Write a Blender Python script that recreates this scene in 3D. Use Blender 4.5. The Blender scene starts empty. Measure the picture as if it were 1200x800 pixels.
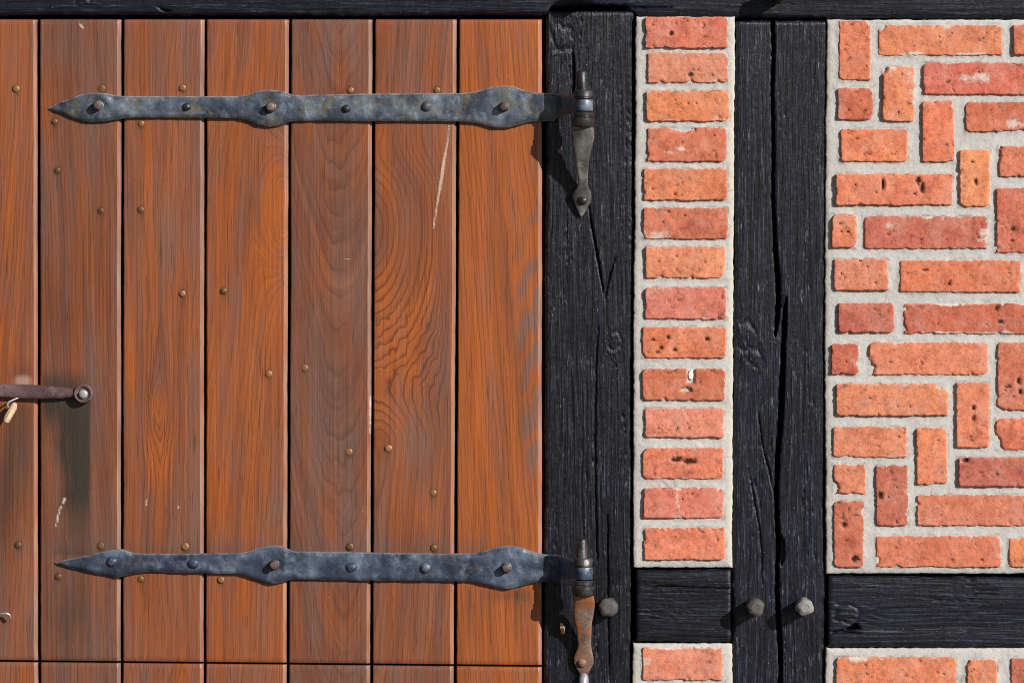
import bpy, math, random
import numpy as np
from mathutils import Vector

# ------------------------------------------------------------------ camera, sky, sun, exposure
S = 0.0017                      # metres per unit of the measured facade grid
Z0 = 0.62                       # height of grid row 800 above the ground
sc = bpy.context.scene
C = sc.collection


def V(px, py, d=0.0):
    """facade grid (column, row, distance in front of the timber face) -> world metres"""
    return Vector(((px - 600) * S, -d * S, (800 - py) * S + Z0))


cam_d = bpy.data.cameras.new('camera')
cam = bpy.data.objects.new('camera', cam_d)
C.objects.link(cam)
cam.location = V(600, 400, 4500)
cam.rotation_euler = (math.radians(90), 0, 0)
cam_d.sensor_width = 36
cam_d.lens = 36 * 4500 / 1200
cam_d.clip_start = 0.05
cam_d.clip_end = 500
sc.camera = cam

SUN = Vector((1.03, -1.0, 0.62)).normalized()
world = bpy.data.worlds.new('World')
sc.world = world
world.use_nodes = True
wn = world.node_tree
sky = wn.nodes.new('ShaderNodeTexSky')
sky.sky_type = 'NISHITA'
sky.sun_disc = False
sky.sun_elevation = math.asin(SUN.z)
sky.sun_rotation = math.atan2(SUN.x, SUN.y)
wn.links.new(sky.outputs[0], wn.nodes['Background'].inputs[0])
wn.nodes['Background'].inputs[1].default_value = 0.05

sun_d = bpy.data.lights.new('sun', 'SUN')
sun_d.energy = 4.9
sun_d.angle = math.radians(0.5)
sun_d.color = (1.0, 0.955, 0.89)
sun = bpy.data.objects.new('sun', sun_d)
C.objects.link(sun)
sun.rotation_euler = SUN.to_track_quat('Z', 'Y').to_euler()
sun.location = (3, -3, 4)

vs = sc.view_settings
vs.view_transform = 'Standard'
vs.look = 'None'
vs.exposure = 0.0
vs.gamma = 1.0
vs.use_curve_mapping = False
sc.cycles.use_denoising = False
sc.cycles.pixel_filter_type = 'BLACKMAN_HARRIS'
sc.cycles.filter_width = 1.0

# ------------------------------------------------------------------ noise
rng = np.random.default_rng(7)
random.seed(7)


def vn(x, y, seed=0):
    """gradient noise, about -1..1"""
    x, y = np.broadcast_arrays(np.asarray(x, float), np.asarray(y, float))
    xi = np.floor(x).astype(np.int64)
    yi = np.floor(y).astype(np.int64)
    xf, yf = x - xi, y - yi

    def g(ix, iy, fx, fy):
        h = (ix * 374761393 + iy * 668265263 + seed * 974634777) & 0xFFFFFFFF
        h = ((h ^ (h >> 13)) * 1274126177) & 0xFFFFFFFF
        h = h ^ (h >> 16)
        a = (h & 0xFFFF) / 65536.0 * 2 * np.pi
        return np.cos(a) * fx + np.sin(a) * fy
    u = xf * xf * xf * (xf * (xf * 6 - 15) + 10)
    v = yf * yf * yf * (yf * (yf * 6 - 15) + 10)
    a = g(xi, yi, xf, yf)
    b = g(xi + 1, yi, xf - 1, yf)
    c = g(xi, yi + 1, xf, yf - 1)
    d = g(xi + 1, yi + 1, xf - 1, yf - 1)
    return (a + (b - a) * u + (c - a) * v + (a - b - c + d) * u * v) * 1.5


def fbm(x, y, seed=0, o=3):
    t, a = 0, 1.0
    for i in range(o):
        t = t + a * vn(x * 2 ** i, y * 2 ** i, seed + i * 17)
        a *= 0.5
    return t


def sstep(a, b, x):
    t = np.clip((np.asarray(x, float) - a) / (b - a), 0, 1)
    return t * t * (3 - 2 * t)


def seg_dist(X, Y, pts):
    """distance from a polyline"""
    best = np.full(X.shape, 1e9)
    for (ax, ay), (bx, by) in zip(pts[:-1], pts[1:]):
        dx, dy = bx - ax, by - ay
        t = np.clip(((X - ax) * dx + (Y - ay) * dy) / (dx * dx + dy * dy + 1e-9), 0, 1)
        best = np.minimum(best, np.hypot(X - ax - t * dx, Y - ay - t * dy))
    return best


# ------------------------------------------------------------------ node helpers
class NT:
    def __init__(self, name):
        self.m = bpy.data.materials.new(name)
        self.m.use_nodes = True
        self.t = self.m.node_tree
        self.b = self.t.nodes['Principled BSDF']
        self.tc = self.n('ShaderNodeTexCoord')
        oi = self.n('ShaderNodeObjectInfo')
        self.oi = oi
        mul = self.n('ShaderNodeMath', operation='MULTIPLY')
        self.t.links.new(oi.outputs['Random'], mul.inputs[0])
        mul.inputs[1].default_value = 31.7
        add = self.n('ShaderNodeVectorMath', operation='ADD')
        self.t.links.new(self.tc.outputs['Object'], add.inputs[0])
        self.t.links.new(mul.outputs[0], add.inputs[1])
        self.p = add.outputs[0]

    def n(self, typ, **kw):
        nd = self.t.nodes.new(typ)
        for k, v in kw.items():
            setattr(nd, k, v)
        return nd

    def put(self, sock, v):
        if isinstance(v, bpy.types.NodeSocket):
            self.t.links.new(v, sock)
        elif isinstance(v, (tuple, list)):
            if sock.type == 'RGBA' and len(v) == 3:
                v = (*v, 1)
            sock.default_value = v
        else:
            sock.default_value = v

    def mapped(self, scale, rot=(0, 0, 0)):
        mp = self.n('ShaderNodeMapping')
        self.put(mp.inputs['Vector'], self.p)
        mp.inputs['Scale'].default_value = scale
        mp.inputs['Rotation'].default_value = rot
        return mp.outputs[0]

    def noise(self, scale, detail=3, rough=0.55, vec=None, stretch=None):
        nd = self.n('ShaderNodeTexNoise')
        nd.inputs['Scale'].default_value = scale
        nd.inputs['Detail'].default_value = detail
        nd.inputs['Roughness'].default_value = rough
        if stretch:
            vec = self.mapped(stretch)
        self.put(nd.inputs['Vector'], vec or self.p)
        return nd.outputs['Fac']

    def voro(self, scale, feature='F1', stretch=None):
        nd = self.n('ShaderNodeTexVoronoi', feature=feature)
        nd.inputs['Scale'].default_value = scale
        self.put(nd.inputs['Vector'], self.mapped(stretch) if stretch else self.p)
        return nd.outputs['Distance']

    def math(self, op, a, b=0.0, c=0.0, clamp=False):
        nd = self.n('ShaderNodeMath', operation=op, use_clamp=clamp)
        self.put(nd.inputs[0], a)
        self.put(nd.inputs[1], b)
        self.put(nd.inputs[2], c)
        return nd.outputs[0]

    def ramp(self, fac, stops):
        """piecewise map of a value; stops [(pos, value or colour)]"""
        nd = self.n('ShaderNodeValToRGB')
        el = nd.color_ramp.elements
        while len(el) > 1:
            el.remove(el[-1])
        for i, (p, c) in enumerate(stops):
            e = el[0] if i == 0 else el.new(p)
            e.position = p
            e.color = (*c, 1) if isinstance(c, tuple) else (c, c, c, 1)
        self.put(nd.inputs[0], fac)
        return nd.outputs[0]

    def mix(self, fac, a, b, mode='MIX'):
        nd = self.n('ShaderNodeMix', data_type='RGBA', blend_type=mode)
        self.put(nd.inputs[0], fac)
        self.put(nd.inputs[6], a)
        self.put(nd.inputs[7], b)
        return nd.outputs[2]

    def attr(self, name):
        nd = self.n('ShaderNodeAttribute', attribute_name=name)
        return nd.outputs['Fac']

    def bump(self, h, strength, dist, prev=None):
        nd = self.n('ShaderNodeBump')
        nd.inputs['Strength'].default_value = strength
        nd.inputs['Distance'].default_value = dist
        self.put(nd.inputs['Height'], h)
        if prev:
            self.put(nd.inputs['Normal'], prev)
        return nd.outputs[0]

    def done(self, col, rough, normal=None, metal=0.0, spec=0.5, coat=0.0):
        b = self.b
        self.put(b.inputs['Base Color'], col)
        self.put(b.inputs['Roughness'], rough)
        self.put(b.inputs['Metallic'], metal)
        b.inputs['Specular IOR Level'].default_value = spec
        b.inputs['Coat Weight'].default_value = coat
        if normal:
            self.put(b.inputs['Normal'], normal)
        return self.m


# ------------------------------------------------------------------ materials
def mat_plank():
    T = NT('varnished_wood')
    ring = T.attr('ring')
    sep = T.n('ShaderNodeSeparateXYZ')
    T.put(sep.inputs[0], T.p)

    def along(k_ring, k_len, detail=3, rough=0.6, off=0.0):
        """noise that runs along the growth lines"""
        cb = T.n('ShaderNodeCombineXYZ')
        T.put(cb.inputs[0], T.math('MULTIPLY', ring, k_ring))
        T.put(cb.inputs[1], T.math('ADD', T.math('MULTIPLY', sep.outputs[2], k_len), off))
        T.put(cb.inputs[2], T.math('MULTIPLY', T.oi.outputs['Random'], 57.0))
        return T.noise(1.0, detail, rough, vec=cb.outputs[0])
    fa = along(2.2, 1.6, 4, 0.7)
    fb = along(0.95, 1.2, 3, 0.6, 7.3)
    fc = along(0.36, 2.0, 4, 0.6, 3.1)
    fib = T.noise(460, 3, 0.65, stretch=(1, 1, 0.006))
    blot = T.noise(18, 4, 0.65, stretch=(1, 1, 0.3))
    wob = T.noise(60, 3, 0.6, stretch=(1, 1, 0.15))
    r = T.math('ADD', ring, T.math('MULTIPLY', T.math('SUBTRACT', wob, 0.5), 0.35))
    fr = T.math('FRACT', r)
    late = T.ramp(fr, [(0, 0.2), (0.06, 0.0), (0.6, 0.03), (0.8, 0.35), (0.92, 1.0), (1.0, 0.2)])
    late = T.math('MULTIPLY', late, T.attr('figure'))
    late = T.math('MULTIPLY', late, T.ramp(T.noise(30, 3, 0.6, stretch=(1, 1, 0.12)), [(0.34, 0.45), (0.56, 1.15)]), clamp=True)
    tone = T.math('ADD', T.attr('tone'), T.math('MULTIPLY', T.math('SUBTRACT', fc, 0.5), 2.3))
    tone = T.math('ADD', tone, T.math('MULTIPLY', T.math('SUBTRACT', fb, 0.5), 0.6), clamp=True)
    col = T.mix(tone, (0.185, 0.059, 0.029), (0.395, 0.098, 0.015))
    g = T.math('ADD', T.attr('grey'), T.math('MULTIPLY', T.math('SUBTRACT', blot, 0.5), 1.7))
    g = T.math('ADD', g, T.math('MULTIPLY', T.math('SUBTRACT', fb, 0.47), 0.85), clamp=True)
    g = T.math('MULTIPLY', g, 0.75)
    col = T.mix(g, col, (0.180, 0.102, 0.082))
    col = T.mix(T.math('MULTIPLY', late, 0.62), col, (0.060, 0.024, 0.015))
    col = T.mix(1.0, col, T.ramp(fa, [(0.3, 0.80), (0.5, 1.0), (0.7, 1.12)]), 'MULTIPLY')
    col = T.mix(1.0, col, T.ramp(fib, [(0.3, 0.70), (0.5, 1.0), (0.7, 1.22)]), 'MULTIPLY')
    pore = T.noise(420, 2, 0.6, stretch=(1, 1, 0.03))
    pore = T.ramp(pore, [(0.31, 1.0), (0.39, 0.0)])
    col = T.mix(T.math('MULTIPLY', pore, 0.6), col, (0.045, 0.02, 0.012))
    col = T.mix(1.0, col, T.oi.outputs['Color'], 'MULTIPLY')
    st = T.math('MULTIPLY', T.attr('stain'), T.ramp(T.noise(55, 4, 0.7, stretch=(1, 1, 0.1)), [(0.2, 0.5), (0.5, 1.0)]))
    col = T.mix(st, col, (0.036, 0.026, 0.018))
    col = T.mix(T.math('MULTIPLY', T.attr('worn'), T.ramp(fib, [(0.3, 0.55), (0.7, 1.0)])), col, (0.46, 0.31, 0.24))  # scraped wood, plus the chamfer highlight put into the colour
    mk = T.math('ADD', T.attr('mark'), T.math('MULTIPLY', T.math('SUBTRACT', T.noise(420, 4, 0.7), 0.5), 4.5))
    mk = T.ramp(mk, [(0.0, 0.62), (0.7, 0.0)])
    col = T.mix(mk, col, (0.66, 0.56, 0.49))
    bits = T.ramp(T.noise(260, 2, 0.5), [(0.765, 0.0), (0.79, 0.6)])
    col = T.mix(bits, col, (0.55, 0.45, 0.38))
    nb = T.bump(fib, 0.35, 0.0008)
    nb = T.bump(fa, 0.2, 0.0008, nb)
    nb = T.bump(late, 0.25, 0.0008, nb)
    nb = T.bump(pore, -0.5, 0.0006, nb)
    rough = T.math('ADD', 0.28, T.math('MULTIPLY', blot, 0.32))
    return T.done(col, rough, nb, spec=0.5)


def mat_timber(name, horiz):
    T = NT(name)
    s = (0.022, 1, 1) if horiz else (1, 1, 0.022)
    s2 = (0.11, 1, 1) if horiz else (1, 1, 0.11)
    cr = (1, 1, 0.12) if horiz else (0.12, 1, 1)
    fib = T.noise(400, 4, 0.7, stretch=s)
    fib2 = T.noise(150, 4, 0.7, stretch=s2)
    cross = T.noise(300, 3, 0.65, stretch=cr)
    big = T.noise(13, 4, 0.65)
    col = T.mix(big, (0.0026, 0.0030, 0.0052), (0.0095, 0.0115, 0.0210))
    lit = T.math('MULTIPLY', T.ramp(fib, [(0.54, 0.0), (0.64, 1.0)]), T.ramp(fib2, [(0.42, 0.05), (0.62, 1.0)]))
    col = T.mix(T.math('MULTIPLY', lit, 0.75), col, (0.066, 0.078, 0.120))  # bluish grain highlights painted into the timber colour
    glint = T.math('MULTIPLY', T.ramp(T.noise(330, 4, 0.8, stretch=s2), [(0.58, 0.0), (0.66, 1.0)]),
                  T.ramp(T.noise(24, 4, 0.65), [(0.42, 0.0), (0.64, 0.85)]))
    if horiz:
        glint = T.math('MULTIPLY', glint, 0.4)
    col = T.mix(glint, col, (0.20, 0.21, 0.245))  # whitish specular dashes painted along the grain
    weave = T.math('MULTIPLY', T.ramp(cross, [(0.60, 0.0), (0.70, 0.16)]), T.ramp(fib, [(0.42, 0.0), (0.56, 1.0)]))
    col = T.mix(weave, col, (0.070, 0.076, 0.095))
    flecks = T.ramp(T.noise(330, 2, 0.5), [(0.735, 0.0), (0.77, 0.85)])
    col = T.mix(flecks, col, (0.36, 0.35, 0.33))
    pits = T.ramp(T.noise(230, 3, 0.6, stretch=s), [(0.38, 1.0), (0.45, 0.0)])
    col = T.mix(T.math('MULTIPLY', pits, 0.85), col, (0.0025, 0.0025, 0.0032))
    col = T.mix(1.0, col, T.oi.outputs['Color'], 'MULTIPLY')
    kb = 0.45 if horiz else 0.8
    n1 = T.bump(fib, kb, 0.0020)
    n2 = T.bump(fib2, 0.6 * kb, 0.0026, n1)
    n3 = T.bump(cross, 0.12 * kb, 0.0012, n2)
    rough = T.math('ADD', 0.26 if horiz else 0.21, T.math('MULTIPLY', T.noise(70, 3, 0.7), 0.22))
    return T.done(col, rough, n3, spec=0.33)


def mat_brick():
    T = NT('fired_brick')
    tint = T.oi.outputs['Color']
    n_a = T.noise(24, 5, 0.65)
    n_b = T.noise(95, 5, 0.72)
    n_c = T.noise(420, 4, 0.72)
    col = T.mix(1.0, tint, T.ramp(n_a, [(0.28, (0.74, 0.66, 0.70)), (0.5, (1, 1, 1)), (0.72, (1.08, 1.22, 1.28))]), 'MULTIPLY')
    col = T.mix(1.0, col, T.ramp(n_b, [(0.28, 0.62), (0.48, 1.0), (0.74, 1.2)]), 'MULTIPLY')
    col = T.mix(1.0, col, T.ramp(n_c, [(0.28, 0.62), (0.5, 1.0), (0.72, 1.22)]), 'MULTIPLY')
    soot = T.ramp(T.noise(58, 5, 0.78), [(0.58, 0.0), (0.70, 0.6)])
    col = T.mix(soot, col, (0.24, 0.085, 0.062))
    # hairline crackle
    vd = T.n('ShaderNodeTexVoronoi', feature='DISTANCE_TO_EDGE')
    vd.inputs['Scale'].default_value = 62
    wv = T.n('ShaderNodeVectorMath', operation='ADD')
    nz = T.n('ShaderNodeTexNoise')
    nz.inputs['Scale'].default_value = 110
    nz.inputs['Detail'].default_value = 3
    T.put(nz.inputs['Vector'], T.p)
    sc_ = T.n('ShaderNodeVectorMath', operation='SCALE')
    T.put(sc_.inputs[0], nz.outputs['Color'])
    sc_.inputs['Scale'].default_value = 0.02
    T.put(wv.inputs[0], T.p)
    T.put(wv.inputs[1], sc_.outputs[0])
    T.put(vd.inputs['Vector'], wv.outputs[0])
    crack = T.math('MULTIPLY', T.ramp(vd.outputs['Distance'], [(0.0, 1.0), (0.045, 0.0)]), T.ramp(T.noise(34, 3, 0.6), [(0.53, 0.0), (0.62, 1.0)]))
    col = T.mix(T.math('MULTIPLY', crack, 0.7), col, (0.10, 0.036, 0.026))
    specks = T.ramp(T.noise(300, 2, 0.6), [(0.68, 0.0), (0.73, 0.75)])
    col = T.mix(specks, col, (0.09, 0.034, 0.026))
    # chalky wear and lime smears, the latter mostly along the arrises
    e = T.attr('edge')
    bloom = T.ramp(T.noise(19, 5, 0.75), [(0.49, 0.0), (0.68, 0.62)])
    bloom = T.math('MULTIPLY', bloom, T.ramp(n_c, [(0.35, 0.3), (0.6, 1.0)]))
    col = T.mix(bloom, col, (0.66, 0.36, 0.29))
    lime = T.math('ADD', T.math('MULTIPLY', e, 0.12), T.noise(34, 6, 0.78))
    lime = T.math('ADD', lime, T.math('MULTIPLY', T.attr('lime'), 0.25))
    lime = T.ramp(lime, [(0.65, 0.0), (0.80, 0.8)])
    col = T.mix(lime, col, (0.72, 0.64, 0.58))
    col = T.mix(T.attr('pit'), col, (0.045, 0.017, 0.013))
    h = T.bump(n_c, 0.7, 0.0010)
    h = T.bump(n_b, 0.45, 0.0022, h)
    h = T.bump(specks, -0.6, 0.0016, h)
    h = T.bump(crack, -0.8, 0.0016, h)
    return T.done(col, 0.92, h, spec=0.2)


def mat_mortar():
    T = NT('lime_mortar')
    n_a = T.noise(14, 5, 0.65)
    n_b = T.noise(110, 5, 0.7)
    n_c = T.noise(650, 3, 0.7)
    col = T.mix(n_a, (0.49, 0.487, 0.47), (0.61, 0.606, 0.588))
    col = T.mix(1.0, col, T.ramp(n_b, [(0.25, 0.82), (0.5, 1.0), (0.75, 1.08)]), 'MULTIPLY')
    col = T.mix(1.0, col, T.ramp(n_c, [(0.2, 0.84), (0.5, 1.0), (0.8, 1.08)]), 'MULTIPLY')
    col = T.mix(T.math('MULTIPLY', T.attr('rim'), T.ramp(n_a, [(0.3, .3), (.7, .9)])), col, (0.62, 0.565, 0.44))
    grit = T.ramp(T.noise(420, 2, 0.6), [(0.69, 0.0), (0.74, 0.6)])
    col = T.mix(grit, col, (0.20, 0.175, 0.15))
    damp = T.ramp(T.noise(9, 5, 0.7), [(0.5, 0.0), (0.72, 0.45)])
    col = T.mix(damp, col, (0.42, 0.41, 0.375))
    dirt = T.math('MULTIPLY', T.attr('joint'), T.ramp(T.noise(60, 4, 0.7), [(0.44, 0.0), (0.62, 0.75)]))
    col = T.mix(dirt, col, (0.16, 0.125, 0.10))
    redust = T.math('MULTIPLY', T.attr('joint'), T.ramp(T.noise(40, 4, 0.7), [(0.5, 0.0), (0.7, 0.5)]))
    col = T.mix(redust, col, (0.55, 0.34, 0.26))
    vd = T.n('ShaderNodeTexVoronoi', feature='DISTANCE_TO_EDGE')
    vd.inputs['Scale'].default_value = 21
    T.put(vd.inputs['Vector'], T.p)
    crack = T.math('MULTIPLY', T.ramp(vd.outputs['Distance'], [(0.0, 1.0), (0.018, 0.0)]), T.ramp(T.noise(18, 3, 0.6), [(0.54, 0.0), (0.60, 1.0)]))
    col = T.mix(T.math('MULTIPLY', crack, 0.6), col, (0.20, 0.18, 0.16))
    h = T.bump(n_c, 0.6, 0.001)
    h = T.bump(n_b, 0.5, 0.003, h)
    h = T.bump(crack, -0.7, 0.002, h)
    return T.done(col, 0.95, h, spec=0.15)


def mat_iron(name, dark, mid, light, rust, rust_amt, rough=0.42, metal=0.25, edge=None):
    T = NT(name)
    a = T.noise(15, 5, 0.62)
    b = T.noise(60, 5, 0.7)
    c = T.noise(420, 3, 0.65)
    col = T.ramp(a, [(0.36, dark), (0.5, mid), (0.62, light)])
    col = T.mix(T.ramp(b, [(0.42, 0.0), (0.6, 0.7)]), col, dark)
    hi = T.math('MULTIPLY', T.ramp(T.noise(23, 5, 0.7), [(0.50, 0), (0.62, 0.9)]), T.ramp(b, [(0.3, 1.0), (0.6, 0.25)]))
    col = T.mix(hi, col, light)
    rs = T.ramp(T.noise(26, 5, 0.7), [(0.62 - rust_amt, 0.0), (0.76 - rust_amt, 0.8)])
    col = T.mix(rs, col, rust)
    col = T.mix(1.0, col, T.ramp(c, [(0.25, 0.75), (0.5, 1.0), (0.8, 1.25)]), 'MULTIPLY')
    if edge:
        edge_hi = T.math('MULTIPLY', T.attr('edge'), T.ramp(b, [(0.36, 0.15), (0.58, 1.0)]))  # rim wear together with a painted edge highlight
        col = T.mix(edge_hi, col, edge)
    h = T.bump(c, 0.35, 0.0006)
    h = T.bump(b, 0.5, 0.003, h)
    rg = T.math('ADD', rough - 0.17, T.math('MULTIPLY', b, 0.35))
    return T.done(col, rg, h, metal=metal, spec=0.5)


def mat_plain(name, c1, c2, scale, rough, metal=0.0, bump=0.3):
    T = NT(name)
    a = T.noise(scale, 5, 0.7)
    f = T.noise(scale * 6, 3, 0.6)
    col = T.mix(a, c1, c2)
    col = T.mix(1.0, col, T.ramp(f, [(0.25, 0.55), (0.5, 1.0), (0.75, 1.3)]), 'MULTIPLY')
    col = T.mix(1.0, col, T.oi.outputs['Color'], 'MULTIPLY')
    return T.done(col, rough, T.bump(f, bump, 0.0008), metal=metal)


M_plank = mat_plank()
M_post = mat_timber('black_timber_upright', False)
M_beam = mat_timber('black_timber_level', True)
M_brick = mat_brick()
M_mortar = mat_mortar()
M_strap = mat_iron('worn_blue_iron', (0.030, 0.040, 0.062), (0.078, 0.104, 0.150), (0.25, 0.305, 0.38), (0.16, 0.14, 0.075), 0.12, edge=(0.36, 0.37, 0.38))
M_strap2 = mat_iron('dark_blue_iron', (0.024, 0.032, 0.055), (0.056, 0.080, 0.132), (0.19, 0.245, 0.325), (0.10, 0.085, 0.085), 0.06, edge=(0.26, 0.29, 0.33))
M_bare = mat_iron('bare_grey_iron', (0.05, 0.048, 0.046), (0.18, 0.175, 0.168), (0.42, 0.41, 0.39), (0.11, 0.06, 0.04), 0.02, 0.42, 0.3)
M_black_iron = mat_iron('black_iron', (0.018, 0.018, 0.020), (0.045, 0.046, 0.05), (0.15, 0.14, 0.13), (0.10, 0.045, 0.03), 0.04, 0.38, 0.4)
M_rust_iron = mat_iron('rusty_iron', (0.09, 0.055, 0.042), (0.22, 0.13, 0.09), (0.33, 0.24, 0.20), (0.42, 0.135, 0.032), 0.17, 0.6, 0.05)
M_latch = mat_iron('purple_brown_iron', (0.075, 0.040, 0.042), (0.135, 0.074, 0.076), (0.20, 0.13, 0.125), (0.12, 0.05, 0.035), 0.03, 0.5, 0.15)
M_bolt = mat_iron('brown_bolt_iron', (0.07, 0.05, 0.045), (0.15, 0.10, 0.09), (0.26, 0.22, 0.21), (0.16, 0.06, 0.035), 0.05, 0.42, 0.35)
M_zinc = mat_plain('grey_zinc', (0.22, 0.22, 0.225), (0.52, 0.52, 0.515), 150, 0.5, 0.3)
M_bright = mat_plain('bright_steel', (0.5, 0.48, 0.45), (0.75, 0.73, 0.70), 200, 0.28, 0.8)
M_brass = mat_plain('tarnished_brass', (0.14, 0.072, 0.026), (0.42, 0.24, 0.09), 260, 0.42, 0.3)
M_palewood = mat_plain('pale_wood', (0.42, 0.27, 0.13), (0.72, 0.58, 0.40), 90, 0.7)
M_white = mat_plain('white_plastic', (0.74, 0.73, 0.70), (0.82, 0.81, 0.79), 90, 0.5)
M_pegend = mat_plain('weathered_peg', (0.015, 0.014, 0.014), (0.55, 0.53, 0.50), 330, 0.8, 0, 0.9)
M_pegdark = mat_plain('black_peg', (0.008, 0.008, 0.010), (0.17, 0.155, 0.14), 260, 0.6, 0, 0.9)
M_back = mat_plain('dark_board', (0.010, 0.008, 0.007), (0.02, 0.016, 0.014), 40, 0.9)
M_ground = mat_plain('worn_paving', (0.07, 0.066, 0.06), (0.13, 0.122, 0.112), 3, 0.95)


# ------------------------------------------------------------------ object helpers
def link(name, me, mat, parent=None, origin=None):
    """origin in world metres; mesh vertices must already be relative to it"""
    if mat and not me.materials:
        me.materials.append(mat)
    o = bpy.data.objects.new(name, me)
    C.objects.link(o)
    o.location = origin if origin is not None else (0, 0, 0)
    if parent:
        base = Vector(parent['_w'])
        o.parent = parent
        o.location = Vector(o.location) - base
    o['_w'] = list(origin if origin is not None else (0, 0, 0))
    return o


def thing(name, base, label, cat, group=None):
    o = bpy.data.objects.new(name, None)
    o.empty_display_size = 0.05
    C.objects.link(o)
    o.location = base
    o['_w'] = list(base)
    o['label'] = label
    o['category'] = cat
    if group:
        o['group'] = group
    return o


def build(name, verts, faces, smooth, attrs=None):
    """verts (n,3) world metres; faces (m,4) quads; smooth (m,) flags -> mesh and its origin"""
    lo, hi = verts.min(0), verts.max(0)
    org = Vector(((lo[0] + hi[0]) / 2, (lo[1] + hi[1]) / 2, (lo[2] + hi[2]) / 2))
    v = verts - np.array(org)
    me = bpy.data.meshes.new(name)
    n, m = len(v), len(faces)
    me.vertices.add(n)
    me.vertices.foreach_set('co', v.astype(np.float32).ravel())
    me.loops.add(m * 4)
    me.loops.foreach_set('vertex_index', faces.astype(np.int32).ravel())
    me.polygons.add(m)
    me.polygons.foreach_set('loop_start', np.arange(m, dtype=np.int32) * 4)
    me.polygons.foreach_set('use_smooth', np.asarray(smooth, bool))
    for k, a in (attrs or {}).items():
        at = me.attributes.new(k, 'FLOAT', 'POINT')
        at.data.foreach_set('value', np.asarray(a, np.float32).ravel())
    me.update(calc_edges=True)
    me.validate()
    return me, org


def sheet(name, PX, PY, D, thick, mat, parent, attrs=None, close=False):
    """a worked front surface given on a grid, with side walls down to its back"""
    ny, nx = PX.shape
    front = np.stack([PX, PY, D], -1).reshape(-1, 3)
    idx = np.arange(ny * nx).reshape(ny, nx)
    q = np.stack([idx[:-1, :-1], idx[1:, :-1], idx[1:, 1:], idx[:-1, 1:]], -1).reshape(-1, 4)
    ring = np.concatenate([idx[0, :-1], idx[:-1, -1], idx[-1, :0:-1], idx[:0:-1, 0]])
    back = front[ring].copy()
    back[:, 2] = (back[:, 2] - thick) if close else -thick
    nb = len(ring)
    bi = ny * nx + np.arange(nb)
    r2, b2 = np.roll(ring, -1), np.roll(bi, -1)
    sk = np.stack([ring, r2, b2, bi], -1)
    allv = [front, back]
    faces = [q, sk]
    sm = [np.ones(len(q), bool), np.zeros(nb, bool)]
    if close:
        bk = front.copy()
        bk[:, 2] -= thick
        o2 = ny * nx + nb
        allv.append(bk)
        faces.append(q[:, ::-1] + o2)
        sm.append(np.ones(len(q), bool))
    P = np.concatenate(allv)
    W = np.stack([(P[:, 0] - 600) * S, -P[:, 2] * S, (800 - P[:, 1]) * S + Z0], -1)
    at = {}
    for k, a in (attrs or {}).items():
        a = np.asarray(a, float).ravel()
        parts = [a, a[ring]]
        if close:
            parts.append(a)
        at[k] = np.concatenate(parts)
    me, org = build(name, W, np.concatenate(faces), np.concatenate(sm), at)
    return link(name, me, mat, parent, org)


def lathe(name, prof, centre, axis, mat, parent, seg=20, wob=0.0, seed=1):
    """prof [(offset along axis, radius)] in grid units about centre (px,py,d); axis 'out' (to the viewer) or 'down'"""
    a = np.linspace(0, 2 * np.pi, seg, endpoint=False)
    rows = []
    for i, (t, r) in enumerate(prof):
        rr = r * (1 + wob * vn(np.cos(a) * 1.3 + 9.1, np.sin(a) * 1.3 + t * 0.12, seed))
        if axis == 'out':
            rows.append(np.stack([centre[0] + rr * np.cos(a), centre[1] - rr * np.sin(a), np.full(seg, centre[2] + t)], -1))
        else:
            rows.append(np.stack([centre[0] + rr * np.cos(a), np.full(seg, centre[1] + t), centre[2] + rr * np.sin(a)], -1))
    n = len(prof)
    P = np.concatenate(rows)
    idx = np.arange(n * seg).reshape(n, seg)
    nxt = np.roll(idx, -1, axis=1)
    q = np.stack([idx[:-1], nxt[:-1], nxt[1:], idx[1:]], -1).reshape(-1, 4)
    if axis == 'down':
        q = q[:, ::-1]
        q = q[:, ::-1]
    W = np.stack([(P[:, 0] - 600) * S, -P[:, 2] * S, (800 - P[:, 1]) * S + Z0], -1)
    me, org = build(name, W, q, np.ones(len(q), bool))
    me.set_sharp_from_angle(angle=math.radians(42))
    return link(name, me, mat, parent, org)


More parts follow.
